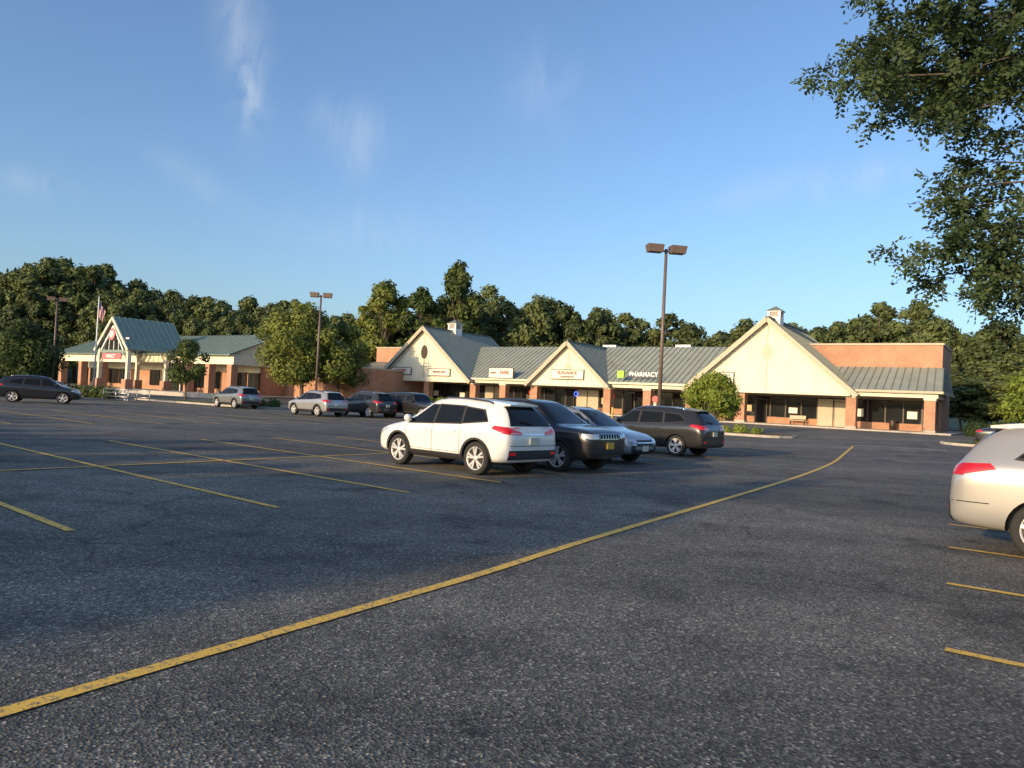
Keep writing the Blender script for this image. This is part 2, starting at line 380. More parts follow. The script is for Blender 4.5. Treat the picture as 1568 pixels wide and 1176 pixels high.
# specific trees
tree('shade_tree',-24.0,86,11.2,6.0,1.6,58,21000,.17,11,'leaf_l',.24)
tree('shade_tree',-20.8,90,9.4,4.2,1.4,34,11000,.17,12,'leaf_l',.28)
tree('young_tree',-28.6,66,5.4,2.15,1.7,26,8000,.10,13,'leaf_d',.32,.016)
tree('shade_tree',-45.5,70,7.0,3.6,1.2,34,10000,.16,14,'leaf_d',.31)
tree('young_tree',13.0,48.2,3.9,1.85,.9,38,12000,.085,17,'leaf_y',.36,.014)
tree('shade_tree',43.5,60,6.4,3.8,.6,38,13000,.14,18,'leaf_y',.31)
tree('shade_tree',49,62,8.5,4.2,.8,34,9000,.18,19,'leaf_l',.33)
tree('tall_tree',-9.4,122,23.6,5.6,4,50,9500,.32,21,'leaf_d',.25,.012,.4)
tree('tall_tree',-21.5,124,20.0,5.8,5,40,9500,.32,22,'leaf_l',.25,.012,.4)
tree('tall_tree',-15,120,18.5,5.0,4,38,8500,.32,23,'leaf_d',.26,.012,.4)
def shrub(name,pts,mat,seed,n=1500,size=.06):
    rng=np.random.RandomState(seed); lb=[(x-pts[0][0],y-pts[0][1],g(x,y)-g(pts[0][0],pts[0][1])+r*.6,r) for x,y,r in pts]
    q,t=leaves(lb,n*len(lb),size,rng,.6); leafobj(name,q,t,M[mat],None,None,(pts[0][0],pts[0][1],g(*pts[0][:2])))
shrub('shrub_bed',[(12.0+i*.8,48.6-i*.55,.35+.1*(i%2)) for i in range(5)],'leaf_y',31,700)
shrub('shrub_bed',[(37.6,60.6,.9),(38.8,59.6,.9),(40,58.6,1.0),(41.4,57.4,.9),(42.8,56,.8)],'leaf_d',32,1600,.08)
shrub('shrub_bed',[(-44+i*1.6,73-i*1.1,.75) for i in range(6)],'leaf_d',33,900,.1)
shrub('shrub_bed',[(-25+i*1.5,64.3-i*1.0,.5) for i in range(5)],'leaf_d',34,700,.09)
shrub('shrub_bed',[(-10+i*1.7,91-i*1.2,.7) for i in range(4)],'leaf_y',35,700,.1)
shrub('shrub_bed',[(28+i*1.5,44.5-i*1.05,.40+.1*(i%2)) for i in range(5)],'leaf_d',36,1000,.07)
# tree belt along the near edge of the lot, behind the camera
hr=empty('tree_row_behind')
for i,r0 in enumerate(np.arange(-7.8,-62,-2.4)):
    for j in range(2):
        q0=-25-j*3.2+random.uniform(-.5,.5); x=.69*q0+.72*r0; y=.72*q0-.69*r0
        o=bpy.data.objects.new('row_tree',random.choice(protos)); scene.collection.objects.link(o); o.parent=hr
        top=9.4 if i<2 else (7.2 if i>6 else 7.7)
        s=(top+random.uniform(-.4,.3)-j*.2+.9)/18.0
        o.location=(x,y,-.9); o.rotation_euler=(0,0,random.random()*6.28); o.scale=(.42,.42,s)
# near overhanging tree at right
nt_=empty('overhanging_tree',(13.4,12.6,0))
cl=[(5.75,7.84,.5),(5.5,6.95,.36),(6.25,7.25,.5),(6.99,7.82,.6),(7.75,7.22,.55),(6.4,6.6,.36),(7.1,6.6,.42),(6.3,8.2,.55),(6.95,8.4,.6),(7.65,8.16,.6),(7.5,6.0,.32),(6.95,5.5,.32),(7.4,5.27,.36),(7.9,5.46,.4),(6.65,4.48,.30),(7.0,4.6,.32),(7.45,4.75,.38),(7.85,4.4,.42),(6.95,4.1,.26),(7.4,4.0,.36),(7.93,3.9,.42),(8.0,6.3,.45),(8.3,4.9,.45),(8.3,7.9,.6),(8.4,6.9,.6),(8.5,4.1,.5),(6.7,7.6,.45),(7.3,7.3,.5),(5.95,7.45,.35),(6.6,6.95,.4)]
rng=np.random.RandomState(77); mbn=MB(); V=[];T=[]
forks=[(11.2,12.4,7.4),(11.0,12.3,5.6),(10.8,12.2,4.5)]
mbn.tube([(13.4,12.6,-.3),(13.4,12.6,.3),(13.3,12.6,2.2),(13.0,12.5,4.2),(13.2,12.7,6.5),(13.3,12.6,9.5)],[.34,.24,.2,.17,.12,.05],'bark',10)
for f,z0 in zip(forks,(4.4,3.7,3.0)):
    mbn.tube([(13.1,12.5,z0),((13.1+f[0])/2,12.45,(z0+f[2])/2+.3),f],[.10,.075,.05],'bark',8)
for (x,z,r) in cl:
    y=12+rng.uniform(-.7,.7); c=np.array((x,y,z))
    f=min(forks,key=lambda q:abs(q[2]-z)); 
    mid=((x+f[0])/2,(y+f[1])/2,(z+f[2])/2+.25)
    mbn.tube([f,mid,(x,y,z),(x-r*.8,y,z-r*.3)],[.035,.022,.010,.004],'bark',5,False)
    ct=rng.rand()*.35
    subs=[c+rng.normal(size=3)*r*.60*np.array((1.25,1,.8)) for _ in range(8)]
    for s in range(int(140*(r/.5)**2)):
        d=rng.normal(size=3); d/=np.linalg.norm(d); p=subs[rng.randint(8)]+d*r*.5*rng.rand()**.5*np.array((1.15,1.1,.7))
        ax_=rng.normal(size=3)*.6+d*.6+np.array((-.3,0,-.35)); ax_/=np.linalg.norm(ax_)
        side=np.cross(ax_,rng.normal(size=3)*.5+np.array((0,0,1))); side/=np.linalg.norm(side)
        nl=rng.randint(7,12); Ls=.30*(.7+.5*rng.rand())
        for i in range(nl):
            sg=1 if i%2 else -1; b0=p+ax_*Ls*(i/nl)+np.array((0,0,-.25*Ls*(i/nl)**2))
            dl=side*sg*.8+ax_*.55+rng.normal(size=3)*.18; dl/=np.linalg.norm(dl)
            nn=np.cross(dl,ax_)+rng.normal(size=3)*.3; wv=np.cross(dl,nn); wv/=np.linalg.norm(wv)+1e-9
            l=.100*(.75+.5*rng.rand()); w=l*.26
            V+= [b0,b0+dl*l*.5+wv*w,b0+dl*l,b0+dl*l*.5-wv*w]; T+=[.1+ct+.35*rng.rand()]*4
o13=np.array((13.4,12.6,0))
leafobj('leaf_sprays',np.array(V)-o13,np.array(T),M['leaf_n'],None,nt_)
lb=[(rng.uniform(-3.6,3.5),rng.uniform(-3.5,3.5),rng.uniform(4.5,10.5),rng.uniform(.9,1.5)) for i in range(34)]
lb=[l for l in lb if not(l[0]<-2.6)]
q,t=leaves(lb,22000,.07,rng,.3); leafobj('main_crown',q,t,M['leaf_n'],None,nt_)
tr=mbn.obj('trunk_and_limbs',nt_); tr.location=(-13.4,-12.6,0)
# ------------------------------------------------------------ text
def text(name,body,x,y,z,size,k,parent,sx=1):
    c=bpy.data.curves.new(name,'FONT'); c.body=body; c.size=size; c.extrude=.03; c.align_x='CENTER'; c.align_y='CENTER'; c.offset=.012
    c.materials.append(M[k]); o=bpy.data.objects.new(name,c); scene.collection.objects.link(o); o.parent=parent
    o.location=(x,y,z); o.rotation_euler=(R(90),0,0); o.scale=(sx,1,1); return o
# ------------------------------------------------------------ shops
def roofplane(mb,p,k,kr,step=.62,th=.12,rib=.06):
    a,b,c,d=[Vector(q) for q in p]; n=(b-a).cross(d-a).normalized()
    if n.z<0: n=-n
    vs=[a,b,c,d]+[v-n*th for v in(a,b,c,d)]
    mb.add(vs,[(0,1,2,3),(4,7,6,5),(0,4,5,1),(1,5,6,2),(2,6,7,3),(3,7,4,0)],k)
    L=max((b-a).length,(c-d).length); m=max(2,int(L/step))
    for i in range(m+1):
        t=i/m; mb.beam(a.lerp(b,t)+n*.03,d.lerp(c,t)+n*.03,.05,rib,kr,up=n)
shop=empty('shopping_plaza',(FX-CD*71.9,FY+SD*71.9,.6),FA)
wall=MB(); roof=MB(); store=MB(); trim=MB()
wall.box(-1,72.4,-1.9,22,-.6,.13,'concrete')
EZ=3.5
wall.box(.6,70.9,3.5,3.7,.13,.75,'brick'); wall.box(.6,70.9,3.5,3.7,2.75,3.5,'trim')
store.box(.6,70.9,3.56,3.62,.752,2.748,'glass')
wall.box(.6,70.9,3.72,14,.13,5.2,'brick')
x=.6; i=0
while x<70.2:
    store.box(x-.05,x+.05,3.44,3.66,.76,2.74,'frame')
    if i%5==2:
        store.box(x+.05,x+1.15,3.42,3.46,.14,2.45,'glass'); 
        for xx in(x+.05,x+1.1): store.box(xx,xx+.07,3.38,3.47,.135,2.5,'frame')
        store.box(x+.13,x+1.09,3.38,3.47,2.43,2.5,'frame')
    elif i%7 in(1,4):
        hgt=random.uniform(.4,.8); store.box(x+.3,x+1.1,3.50,3.545,1.2,1.2+hgt,random.choice(['poster','sign','poster','sign']))
    if i%9 in (5,6): wall.box(x+.06,x+1.4,3.38,3.46,.14,2.7,'trim')
    x+=1.47; i+=1
store.box(.6,70.9,3.40,3.5,2.70,2.80,'frame')
store.lathe([(.28,0),(.28,.05),(.2,.05)],40.9-6.5,3.36,2.2,-1,'neonb',20); store.box(38.2,39.3,3.3,3.34,1.9,2.3,'neonr')
store.box(27.9,28.9,3.3,3.34,2.0,2.35,'neonr')
for bx in (9.5,25,43,52.5,67.5): store.tube([(bx,2.6,.13),(bx,2.6,.95),(bx,2.6,1.05)],[.26,.28,.2],'frame',12)
for bx in (28.5,46.5,58.5):
    store.box(bx,bx+1.5,2.5,2.9,.52,.58,'trim'); store.box(bx,bx+1.5,2.9,2.95,.65,1.0,'trim')
    for xx in(bx+.1,bx+1.35): store.box(xx,xx+.06,2.55,2.94,.13,.52,'frame')
trim.box(-.3,71.2,-.55,3.38,3.32,3.42,'trim'); trim.box(-.4,71.3,-.75,-.56,3.0,3.5,'creamtrim')
trim.box(71.05,71.3,-.55,4.5,3.0,3.5,'creamtrim'); trim.box(-.4,-.15,-.55,4.5,3.0,3.5,'creamtrim')
for cx in (.5,7.6,15,22.4,26.8,31.2,40.5,45.1,49.7,54.8,64.6,70.7):
    w=.42
    wall.box(cx-w,cx+w,-.70,.14,.13,2.98,'brick'); wall.box(cx-w-.06,cx+w+.06,-.76,.20,.13,.3,'concrete'); wall.box(cx-w-.05,cx+w+.05,-.775,.19,2.8,2.985,'creamtrim')
roofplane(roof,[(14.9,-1.0,EZ),(57.4,-1.0,EZ),(57.4,7.5,8.0),(14.9,7.5,8.0)],'roof','rib')
roofplane(roof,[(14.9,12,6.2),(57.4,12,6.2),(57.4,7.52,8.0),(14.9,7.52,8.0)],'roof','rib')
trim.box(22,50,-1.12,-1.0,3.36,3.56,'creamtrim')
roofplane(roof,[(62,-1.0,EZ),(71.6,-1.0,EZ),(71.1,5,5.9),(62,5,5.9)],'roof','rib')
roofplane(roof,[(71.6,-1.0,EZ),(71.6,9,EZ),(71.12,9,5.9),(71.1,5,5.9)],'roof','rib')
wall.box(57.5,71.0,5.02,13,.13,7.95,'brick'); trim.box(57.4,71.1,4.9,13.1,7.95,8.12,'trim'); roof.box(57.6,70.9,5.1,12.9,8.13,8.16,'flat')
roofplane(roof,[(-1.0,-1.0,EZ),(10,-1.0,EZ),(10,5,5.6),(0,5,5.6)],'roof','rib')
wall.box(0.2,12,5.02,21,.13,7.6,'brick'); trim.box(.1,12.1,4.9,21.1,7.6,7.75,'trim')
wall.box(12.01,57.49,11.9,21,.13,6.6,'flat')
trim.box(-1.1,7.0,-1.12,-1.0,3.36,3.56,'trim'); trim.box(65,71.7,-1.12,-1.0,3.36,3.56,'trim'); trim.box(71.6,71.72,-1.0,9,3.36,3.56,'trim')
def gable(xc,hw,pz,back,z0=3.05,vent='frame',ez=EZ):
    yf=-1.25
    sl=(pz-ez)/hw
    f=[(xc-hw+.15,yf,z0),(xc+hw-.15,yf,z0),(xc+hw-.15,yf,ez+.1),(xc,yf,pz-.05),(xc-hw+.15,yf,ez+.1)]
    b=[(p[0],p[1]+.2,p[2]) for p in f]
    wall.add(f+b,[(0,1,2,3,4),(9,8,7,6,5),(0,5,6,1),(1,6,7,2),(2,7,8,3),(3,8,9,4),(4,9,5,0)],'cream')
    trim.box(xc-hw+.1,xc+hw-.1,yf-.06,yf-.003,z0-.12,z0+.16,'creamtrim')
    trim.box(xc-.05,xc+.05,yf-.04,yf-.002,z0+.2,pz-.6,'trim')
    o=.55
    for s in(-1,1):
        pts=[(xc+s*(hw+o),yf-.55,ez-sl*o+.08),(xc+s*(hw+o),back,ez-sl*o+.08),(xc,back,pz+.08),(xc,yf-.55,pz+.08)]
        roofplane(roof,pts,'roof','rib',.62)
        trim.beam((xc+s*(hw+o),yf-.62,ez-sl*o-.1),(xc+s*.02,yf-.62,pz-.1),.12,.42,'trim')
        trim.beam((xc+s*(hw),yf-.1,ez-.36),(xc+s*.02,yf-.1,pz-.42),.12,.2,'creamtrim')
    wall.add([(xc-hw,back-.1,ez),(xc+hw,back-.1,ez),(xc,back-.1,pz)],[(0,2,1)],'cream')
    roof.beam((xc,yf-.6,pz+.14),(xc,back,pz+.14),.3,.08,'rib')
    n=28
    ring=[(xc+.52*math.cos(6.283*i/n),yf-.08,pz-3.1+.85*math.sin(6.283*i/n)) for i in range(n)]; r2=[(xc+(p[0]-xc)*.8,p[1]-.001,pz-3.1+(p[2]-pz+3.1)*.86) for p in ring]
    r0=[(p[0],yf-.001,p[2]) for p in ring]
    k0='creamtrim' if vent!='frame' else 'frame'
    wall.add(r0+ring,[(i,(i+1)%n,n+(i+1)%n,n+i) for i in range(n)],k0)
    wall.add(ring+r2,[(i,(i+1)%n,n+(i+1)%n,n+i) for i in range(n)],k0)
    wall.add([(p[0],p[1]+.03,p[2]) for p in r2],[list(range(n))],'trim' if vent!='frame' else 'frame')
    if vent!='frame':
        for j in range(-3,4):
            zz=pz-3.1+j*.2; hwid=.4*math.sqrt(max(0,1-(j*.2/.74)**2)); trim.box(xc-hwid,xc+hwid,yf-.1,yf-.055,zz-.02,zz+.05,'creamtrim')
gable(14.9,7.3,9.7,12.5)
gable(35.9,4.7,7.75,9,vent='none')
gable(57.3,7.4,9.9,13,vent='none')
def cupola(xc,yc,z,s=1):
    trim.box(xc-.75*s,xc+.75*s,yc-.75*s,yc+.75*s,z-.9,z+.35*s,'white')
    for a in(-1,1):
        for b in(-1,1): trim.box(xc+a*.62*s-.1,xc+a*.62*s+.1,yc+b*.62*s-.1,yc+b*.62*s+.1,z+.35*s,z+1.0*s,'white')
    trim.box(xc-.5*s,xc+.5*s,yc-.5*s,yc+.5*s,z+.35*s,z+1.0*s,'frame')
    for j in range(4): 
        zz=z+(.42+.15*j)*s; trim.box(xc-.55*s,xc+.55*s,yc-.6*s,yc+.6*s,zz,zz+.05*s,'white'); 
    trim.box(xc-.85*s,xc+.85*s,yc-.85*s,yc+.85*s,z+1.0*s,z+1.12*s,'white')
    v=[(xc-.95*s,yc-.95*s,z+1.12*s),(xc+.95*s,yc-.95*s,z+1.12*s),(xc+.95*s,yc+.95*s,z+1.12*s),(xc-.95*s,yc+.95*s,z+1.12*s),(xc,yc,z+1.75*s)]
    roof.add(v,[(0,1,4),(1,2,4),(2,3,4),(3,0,4),(3,2,1,0)],'rib')
cupola(14.9,4.5,9.75,.9); cupola(57.3,1.0,9.95,.8)
for xx,yy in((29,9.5),(34,10),(43.5,10)): trim.box(xx,xx+1.8,yy,yy+1.4,6.0,8.45,'metal')
wall.obj('walls',shop); roof.obj('roofs',shop); store.obj('storefront_windows',shop); trim.obj('trim_and_fascia',shop)
sg=MB()
def board(x,z,w,h,y=-1.30): sg.box(x-w/2,x+w/2,y-.12,y,z-h/2,z+h/2,'sign'); sg.box(x-w/2-.08,x+w/2+.08,y-.08,y+.001,z-h/2-.08,z+h/2+.08,'frame')
board(11.2,4.15,3.3,.8); board(17.6,4.1,3.3,.8); board(35.9,4.2,4.0,.95); board(26.8,4.2,3.4,1.1,-1.1); board(53.6,4.25,1.3,1.0)
sg.box(42.0,42.75,-1.45,-1.2,4.0,4.75,'green_s'); sg.beam((42.9,-1.1,4.1),(46.8,-1.1,4.1),.05,.05,'frame')
sg.obj('shop_signs',shop)
text('sign_text','STATIONERY',11.2,-1.44,4.25,.34,'red',shop,.95); text('sign_text','cards - gifts',11.2,-1.44,3.92,.26,'darkl',shop,.95)
text('sign_text','MARTIAL ARTS',17.6,-1.44,4.13,.32,'darkl',shop,.95)
text('sign_text',"ELEGANCE",35.9,-1.44,4.38,.46,'red',shop,1.1); text('sign_text','LADIES SALON',35.9,-1.44,3.95,.26,'darkl',shop,1)
text('sign_text','NAIL',27.4,-1.24,4.28,.62,'red',shop); text('sign_text','salon',25.8,-1.24,4.25,.4,'darkl',shop)
text('sign_text','PHARMACY',44.9,-1.25,4.4,.62,'wletter',shop,.98)
# ------------------------------------------------------------ supermarket on the left
LX,LY=-69,115
mk2=empty('supermarket',(LX,LY,.62),FA)
w=MB();r=MB();t=MB()
w.box(-2,50,-6.8,24,-1,.1,'concrete')
w.box(0,43,4,24,.1,5.6,'brick')
w.box(0,43,3.9,4.0,2.9,4.9,'cream')
for i in range(15):
    x0=1+i*2.85
    if i in(4,5,9,12): continue
    t.box(x0,x0+2.4,3.8,3.9,.7,2.8,'glass'); t.box(x0-.08,x0+2.48,3.78,3.84,2.8,2.9,'frame'); t.box(x0+1.16,x0+1.24,3.76,3.81,.7,2.8,'frame')
w.box(-.5,43.5,-.2,.1,3.7,4.9,'cream'); w.box(43.2,43.5,.1,9,3.7,4.9,'cream')
for cx in(.4,6.5,12.5,34,38.5,43): w.box(cx-.45,cx+.45,-.4,.5,.1,3.69,'brick')
roofplane(r,[(-1,-.9,4.85),(43.6,-.9,4.85),(43.6,7,8.0),(-1,7,8.0)],'teal','tealrib',.8)
roofplane(r,[(-1,14,4.85),(43.6,14,4.85),(43.6,7.02,8.0),(-1,7.02,8.0)],'teal','tealrib',.8)
w.add([(43.3,-.6,4.9),(43.3,14,4.9),(43.3,7,7.8)],[(0,1,2)],'cream')
w.box(43.01,56,8,22,.1,4.0,'brick'); t.box(42.9,56.1,7.9,22.1,4.0,4.2,'trim')
xc=26.3;hw=3.5;yf=-5.6;pz=9.2;ez=5.6
for s in(-1,1):
    roofplane(r,[(xc+s*(hw+.6),yf-.4,ez-.6),(xc+s*(hw+.6),2.0,ez-.6),(xc,2.0,pz),(xc,yf-.4,pz)],'teal','tealrib',.7)
    t.beam((xc+s*(hw+.6),yf-.5,ez-.75),(xc,yf-.5,pz-.2),.15,.35,'creamtrim')
    t.beam((xc+s*hw*.78,yf-.3,ez-.7),(xc,yf-.3,pz-1.2),.12,.22,'white')
    for yy in(yf,-.6):
        w.box(xc+s*hw-.5,xc+s*hw+.5,yy-.5,yy+.5,.1,1.3,'brick'); t.box(xc+s*hw-.22,xc+s*hw+.22,yy-.22,yy+.22,1.3,ez-.4,'creamtrim')
        t.beam((xc+s*hw,yy,3.2),(xc+s*(hw-1.5),yy,4.7),.15,.15,'creamtrim')
t.box(xc-hw,xc+hw,yf-.2,yf+.1,4.6,4.95,'teal')
for q_ in(-2.4,-1.2,0,1.2,2.4): t.beam((xc+q_,yf-.1,4.95),(xc+q_*.8,yf-.1,pz-.6-abs(q_)*.95),.1,.1,'white')
t.box(xc-hw,xc+hw,yf-.1,yf,6.3,6.5,'white')
t.lathe([(.75,0),(.75,.12),(.55,.12),(.0,.10)],xc,yf-.35,6.9,-1,'pink',24)
t.lathe([(.5,.12),(.5,.16),(.0,.16)],xc,yf-.35,6.9,-1,'white',20)
w.box(xc-3.2,xc+3.2,2.9,3.2,.1,4.4,'glass'); t.box(xc-2.3,xc+2.3,yf-.36,yf-.24,3.75,4.5,'pink')
for q_ in(-3.2,-1.2,1.2,3.2): t.box(xc+q_-.08,xc+q_+.08,2.8,2.9,.1,4.4,'white')
w.obj('walls',mk2);r.obj('roofs',mk2);t.obj('trim_and_windows',mk2)
text('sign_text','MARKET',xc,yf-.42,4.12,.6,'wletter',mk2)
# ------------------------------------------------------------ poles etc
def lamp(x,y,h,rot,s=1):
    mb=MB(); e=empty('street_lamp',(x,y,g(x,y)),rot)
    mb.tube([(0,0,0),(0,0,.75)],[.27,.27],'concrete',16); mb.box(-.16,.16,-.16,.16,.75,.80,'pole')
    mb.tube([(0,0,.8),(0,0,h)],[.095,.07],'pole',12)
    mb.box(-.85*s,.85*s,-.035,.035,h-.14,h-.06,'pole')
    for a in(-1,1):
        mb.add([(a*.22*s,-.24*s,h-.18),(a*.88*s,-.24*s,h-.18),(a*.88*s,.24*s,h-.18),(a*.22*s,.24*s,h-.18),(a*.18*s,-.28*s,h+.17),(a*.94*s,-.28*s,h+.17),(a*.94*s,.28*s,h+.17),(a*.18*s,.28*s,h+.17)],
               [(0,1,2,3),(4,7,6,5),(0,4,5,1),(1,5,6,2),(2,6,7,3),(3,7,4,0)],'pole')
    mb.obj('pole_and_heads',e)
lamp(6.9,35.0,9.1,.15); lamp(-15.1,58,9.0,.1,.9); lamp(-42.8,70,9.0,.4,.9)
fp=empty('flagpole',(-41.7,75,g(-41.7,75))); mb=MB(); mb.tube([(0,0,0),(0,0,9.9)],[.1,.05],'white',10); mb.lathe([(0,-.09),(.09,0),(0,.09)],0,0,9.98,1,'chrome',10); mb.obj('pole',fp)
flagm,ntf,bf=newmat('flag_cloth')
tc=ntf.nodes.new('ShaderNodeTexCoord'); wv=N(ntf,'ShaderNodeTexWave',Scale=2.6,bands_direction='X',wave_profile='SIN'); ntf.links.new(tc.outputs['Object'],wv.inputs[0])
rr=ramp(ntf,wv.outputs['Fac'],[(.45,(.45,.03,.04)),(.55,(.7,.68,.66))]); ntf.links.new(rr.outputs[0],bf.inputs['Base Color'])
bluem=simple('flag_blue',(.02,.03,.14),.8)
mb=MB(); nu,nv=14,12
for i in range(nu+1):
    for j in range(nv+1):
        u=i/nu; v=j/nv; xx=.07+.62*u*(1-.3*v); yy=.12*math.sin(u*9+v*2)*(.3+u); zz=9.5-1.5*v-1.0*u*(1-.2*v)
        mb.v.append((xx,yy,zz))
for i in range(nu):
    for j in range(nv):
        a=i*(nv+1)+j; mb.face([a,a+1,a+nv+2,a+nv+1],bluem if (i<6 and j<6) else flagm,True)
mb.obj('flag',fp)
cr=empty('shopping_cart_corral',(-32.5,63.5,g(-32.5,63.5)),FA); mb=MB()
for yy in(-.9,.9):
    for zz in(.35,.65,.95): mb.tube([(-2,yy,zz),(2,yy,zz)],[.035,.035],'metal',6)
    for xx in(-2,0,2): mb.tube([(xx,yy,0),(xx,yy,.98)],[.035,.035],'metal',6)
for xx in(-1.4,-.9,-.4,.1):
    mb.beam((xx,-.3,.95),(xx,.3,.95),.04,.04,'red')
    for q_ in(-.3,.3):
        mb.tube([(xx,q_,.95),(xx+.7,q_,.85),(xx+.75,q_*.7,.45),(xx+.1,q_*.8,.4),(xx,q_,.95)],[.015]*5,'metal',5); mb.tube([(xx+.1,q_,.05),(xx+.9,q_,.1)],[.04,.04],'metal',5)
    for j in range(5): mb.beam((xx+.1,-.26+.13*j,.42),(xx+.72,-.26+.13*j,.46),.01,.01,'metal'); 
mb.obj('rails_and_carts',cr)
def signpost(x,y,h,k='red'):
    e=empty('traffic_sign',(x,y,g(x,y)),FA); mb=MB(); mb.tube([(0,0,0),(0,0,h)],[.03,.03],'metal',8)
    n=8; v=[(.28*math.cos(6.283*(i+.5)/n),-.045,h-.3+.28*math.sin(6.283*(i+.5)/n)) for i in range(n)]; v2=[(p[0],-.03,p[2]) for p in v]
    mb.add(v+v2,[list(range(n)),list(range(n,2*n))[::-1]]+[(i,(i+1)%n,n+(i+1)%n,n+i) for i in range(n)],k); mb.obj('sign',e)
signpost(11.5,60,2.2,'red')
for i in range(2):
    bx,by=(9.0+i*6,66.5-i*4.2); e=empty('bollard',(bx,by,g(bx,by))); mb=MB(); mb.tube([(0,0,0),(0,0,.95),(0,0,1.02)],[.09,.09,.03],'yellow',12); mb.obj('post',e)
# ------------------------------------------------------------ cars
TY={}
TY['suv']=dict(st=[(-2.285,.48,.70,.76,.66,.55),(-2.275,.38,.82,.93,.80,.68),(-2.21,.33,1.0,1.10,.885,.72),(-2.06,.31,1.06,1.34,.905,.65),(-1.88,.30,1.09,1.54,.915,.60),(-1.64,.29,1.10,1.61,.92,.585),(-1.2,.27,1.08,1.655,.925,.59),(-.5,.26,1.05,1.695,.93,.61),(.15,.26,1.02,1.68,.93,.615),(.42,.26,1.01,1.62,.93,.62),(.80,.26,.99,1.38,.93,.67),(1.16,.27,.98,1.13,.925,.74),(1.30,.27,.965,1.07,.925,.74),(1.8,.28,.91,.99,.905,.70),(2.08,.29,.82,.90,.86,.63),(2.22,.32,.70,.78,.76,.54),(2.28,.44,.58,.64,.60,.44)],
 wx=(-1.33,1.33),wr=.37,
 side=[((1.02,1.05),(.14,1.085),(.16,1.48),(.42,1.48)),((.07,1.088),(-.80,1.125),(-.72,1.485),(.08,1.495)),((-.87,1.13),(-1.60,1.21),(-1.34,1.42),(-.80,1.475))],
 ws=((-.72,1.14),(.72,1.14),(.57,1.61),(-.57,1.61)),rg=((-.70,1.12),(.70,1.12),(.52,1.53),(-.52,1.53)),
 tail=((.42,.93),(.88,.95),(.88,1.09),(.42,1.00)),tails=((-2.27,.93),(-1.80,1.05),(-1.86,1.115),(-2.26,1.085)),
 head=((.46,.68),(.86,.72),(.86,.86),(.46,.78)),heads=((2.24,.70),(1.76,.82),(1.80,.89),(2.24,.81)),doors=(1.06,.11,-.82),belt=1.04,rails=True)
TY['jeep']=dict(TY['suv'])
TY['jeep']['st']=TY['suv']['st'][:12]+[(1.30,.27,1.0,1.10,.92,.76),(1.8,.30,.99,1.07,.91,.74),(2.08,.34,.96,1.04,.88,.70),(2.22,.38,.90,.98,.83,.64),(2.28,.48,.78,.86,.72,.56)]
TY['jeep']['head']=((.48,.82),(.82,.82),(.82,.93),(.48,.93)); TY['jeep']['heads']=((2.24,.82),(2.02,.86),(2.02,.94),(2.24,.93))
TY['sedan']=dict(st=[(-2.38,.42,.66,.72,.64,.5),(-2.34,.34,.82,.92,.80,.64),(-2.22,.28,.92,1.02,.87,.70),(-1.75,.25,.95,1.09,.90,.66),(-1.45,.24,.96,1.20,.905,.60),(-.95,.22,.95,1.40,.91,.56),(-.3,.21,.93,1.46,.91,.57),(.2,.21,.91,1.43,.91,.57),(.65,.21,.90,1.24,.91,.62),(1.1,.22,.88,1.0,.905,.70),(1.25,.22,.87,.96,.905,.70),(1.85,.24,.80,.88,.88,.66),(2.15,.26,.72,.79,.82,.58),(2.32,.34,.62,.68,.70,.48),(2.38,.42,.55,.6,.55,.4)],
 wx=(-1.38,1.42),wr=.33,
 side=[((.88,.97),(.08,.975),(.10,1.29),(.42,1.29)),((0,.975),(-.82,.99),(-.70,1.27),(.02,1.30)),((-.9,1.0),(-1.30,1.05),(-1.05,1.2),(-.78,1.27))],
 ws=((-.66,1.01),(.66,1.01),(.52,1.36),(-.52,1.36)),rg=((-.58,1.10),(.58,1.10),(.48,1.34),(-.48,1.34)),
 tail=((.42,.80),(.84,.82),(.84,.94),(.42,.92)),tails=((-2.3,.82),(-2.0,.86),(-2.0,.95),(-2.3,.94)),
 head=((.44,.60),(.82,.64),(.82,.76),(.44,.70)),heads=((2.28,.62),(1.88,.70),(1.95,.79),(2.28,.74)),doors=(.98,.04,-.86),belt=.94,rails=False)
TY['wagon']=dict(TY['suv'])
TY['wagon']['st']=[(a,b_,c*.93,d*.935,e,f) for a,b_,c,d,e,f in TY['suv']['st']]
for kk in('ws','rg','tail','tails','head','heads'): TY['wagon'][kk]=tuple((p[0],p[1]*.935) for p in TY['suv'][kk])
TY['wagon']['side']=[tuple((p[0],p[1]*.935) for p in q_) for q_ in TY['suv']['side']]; TY['wagon']['belt']=.95
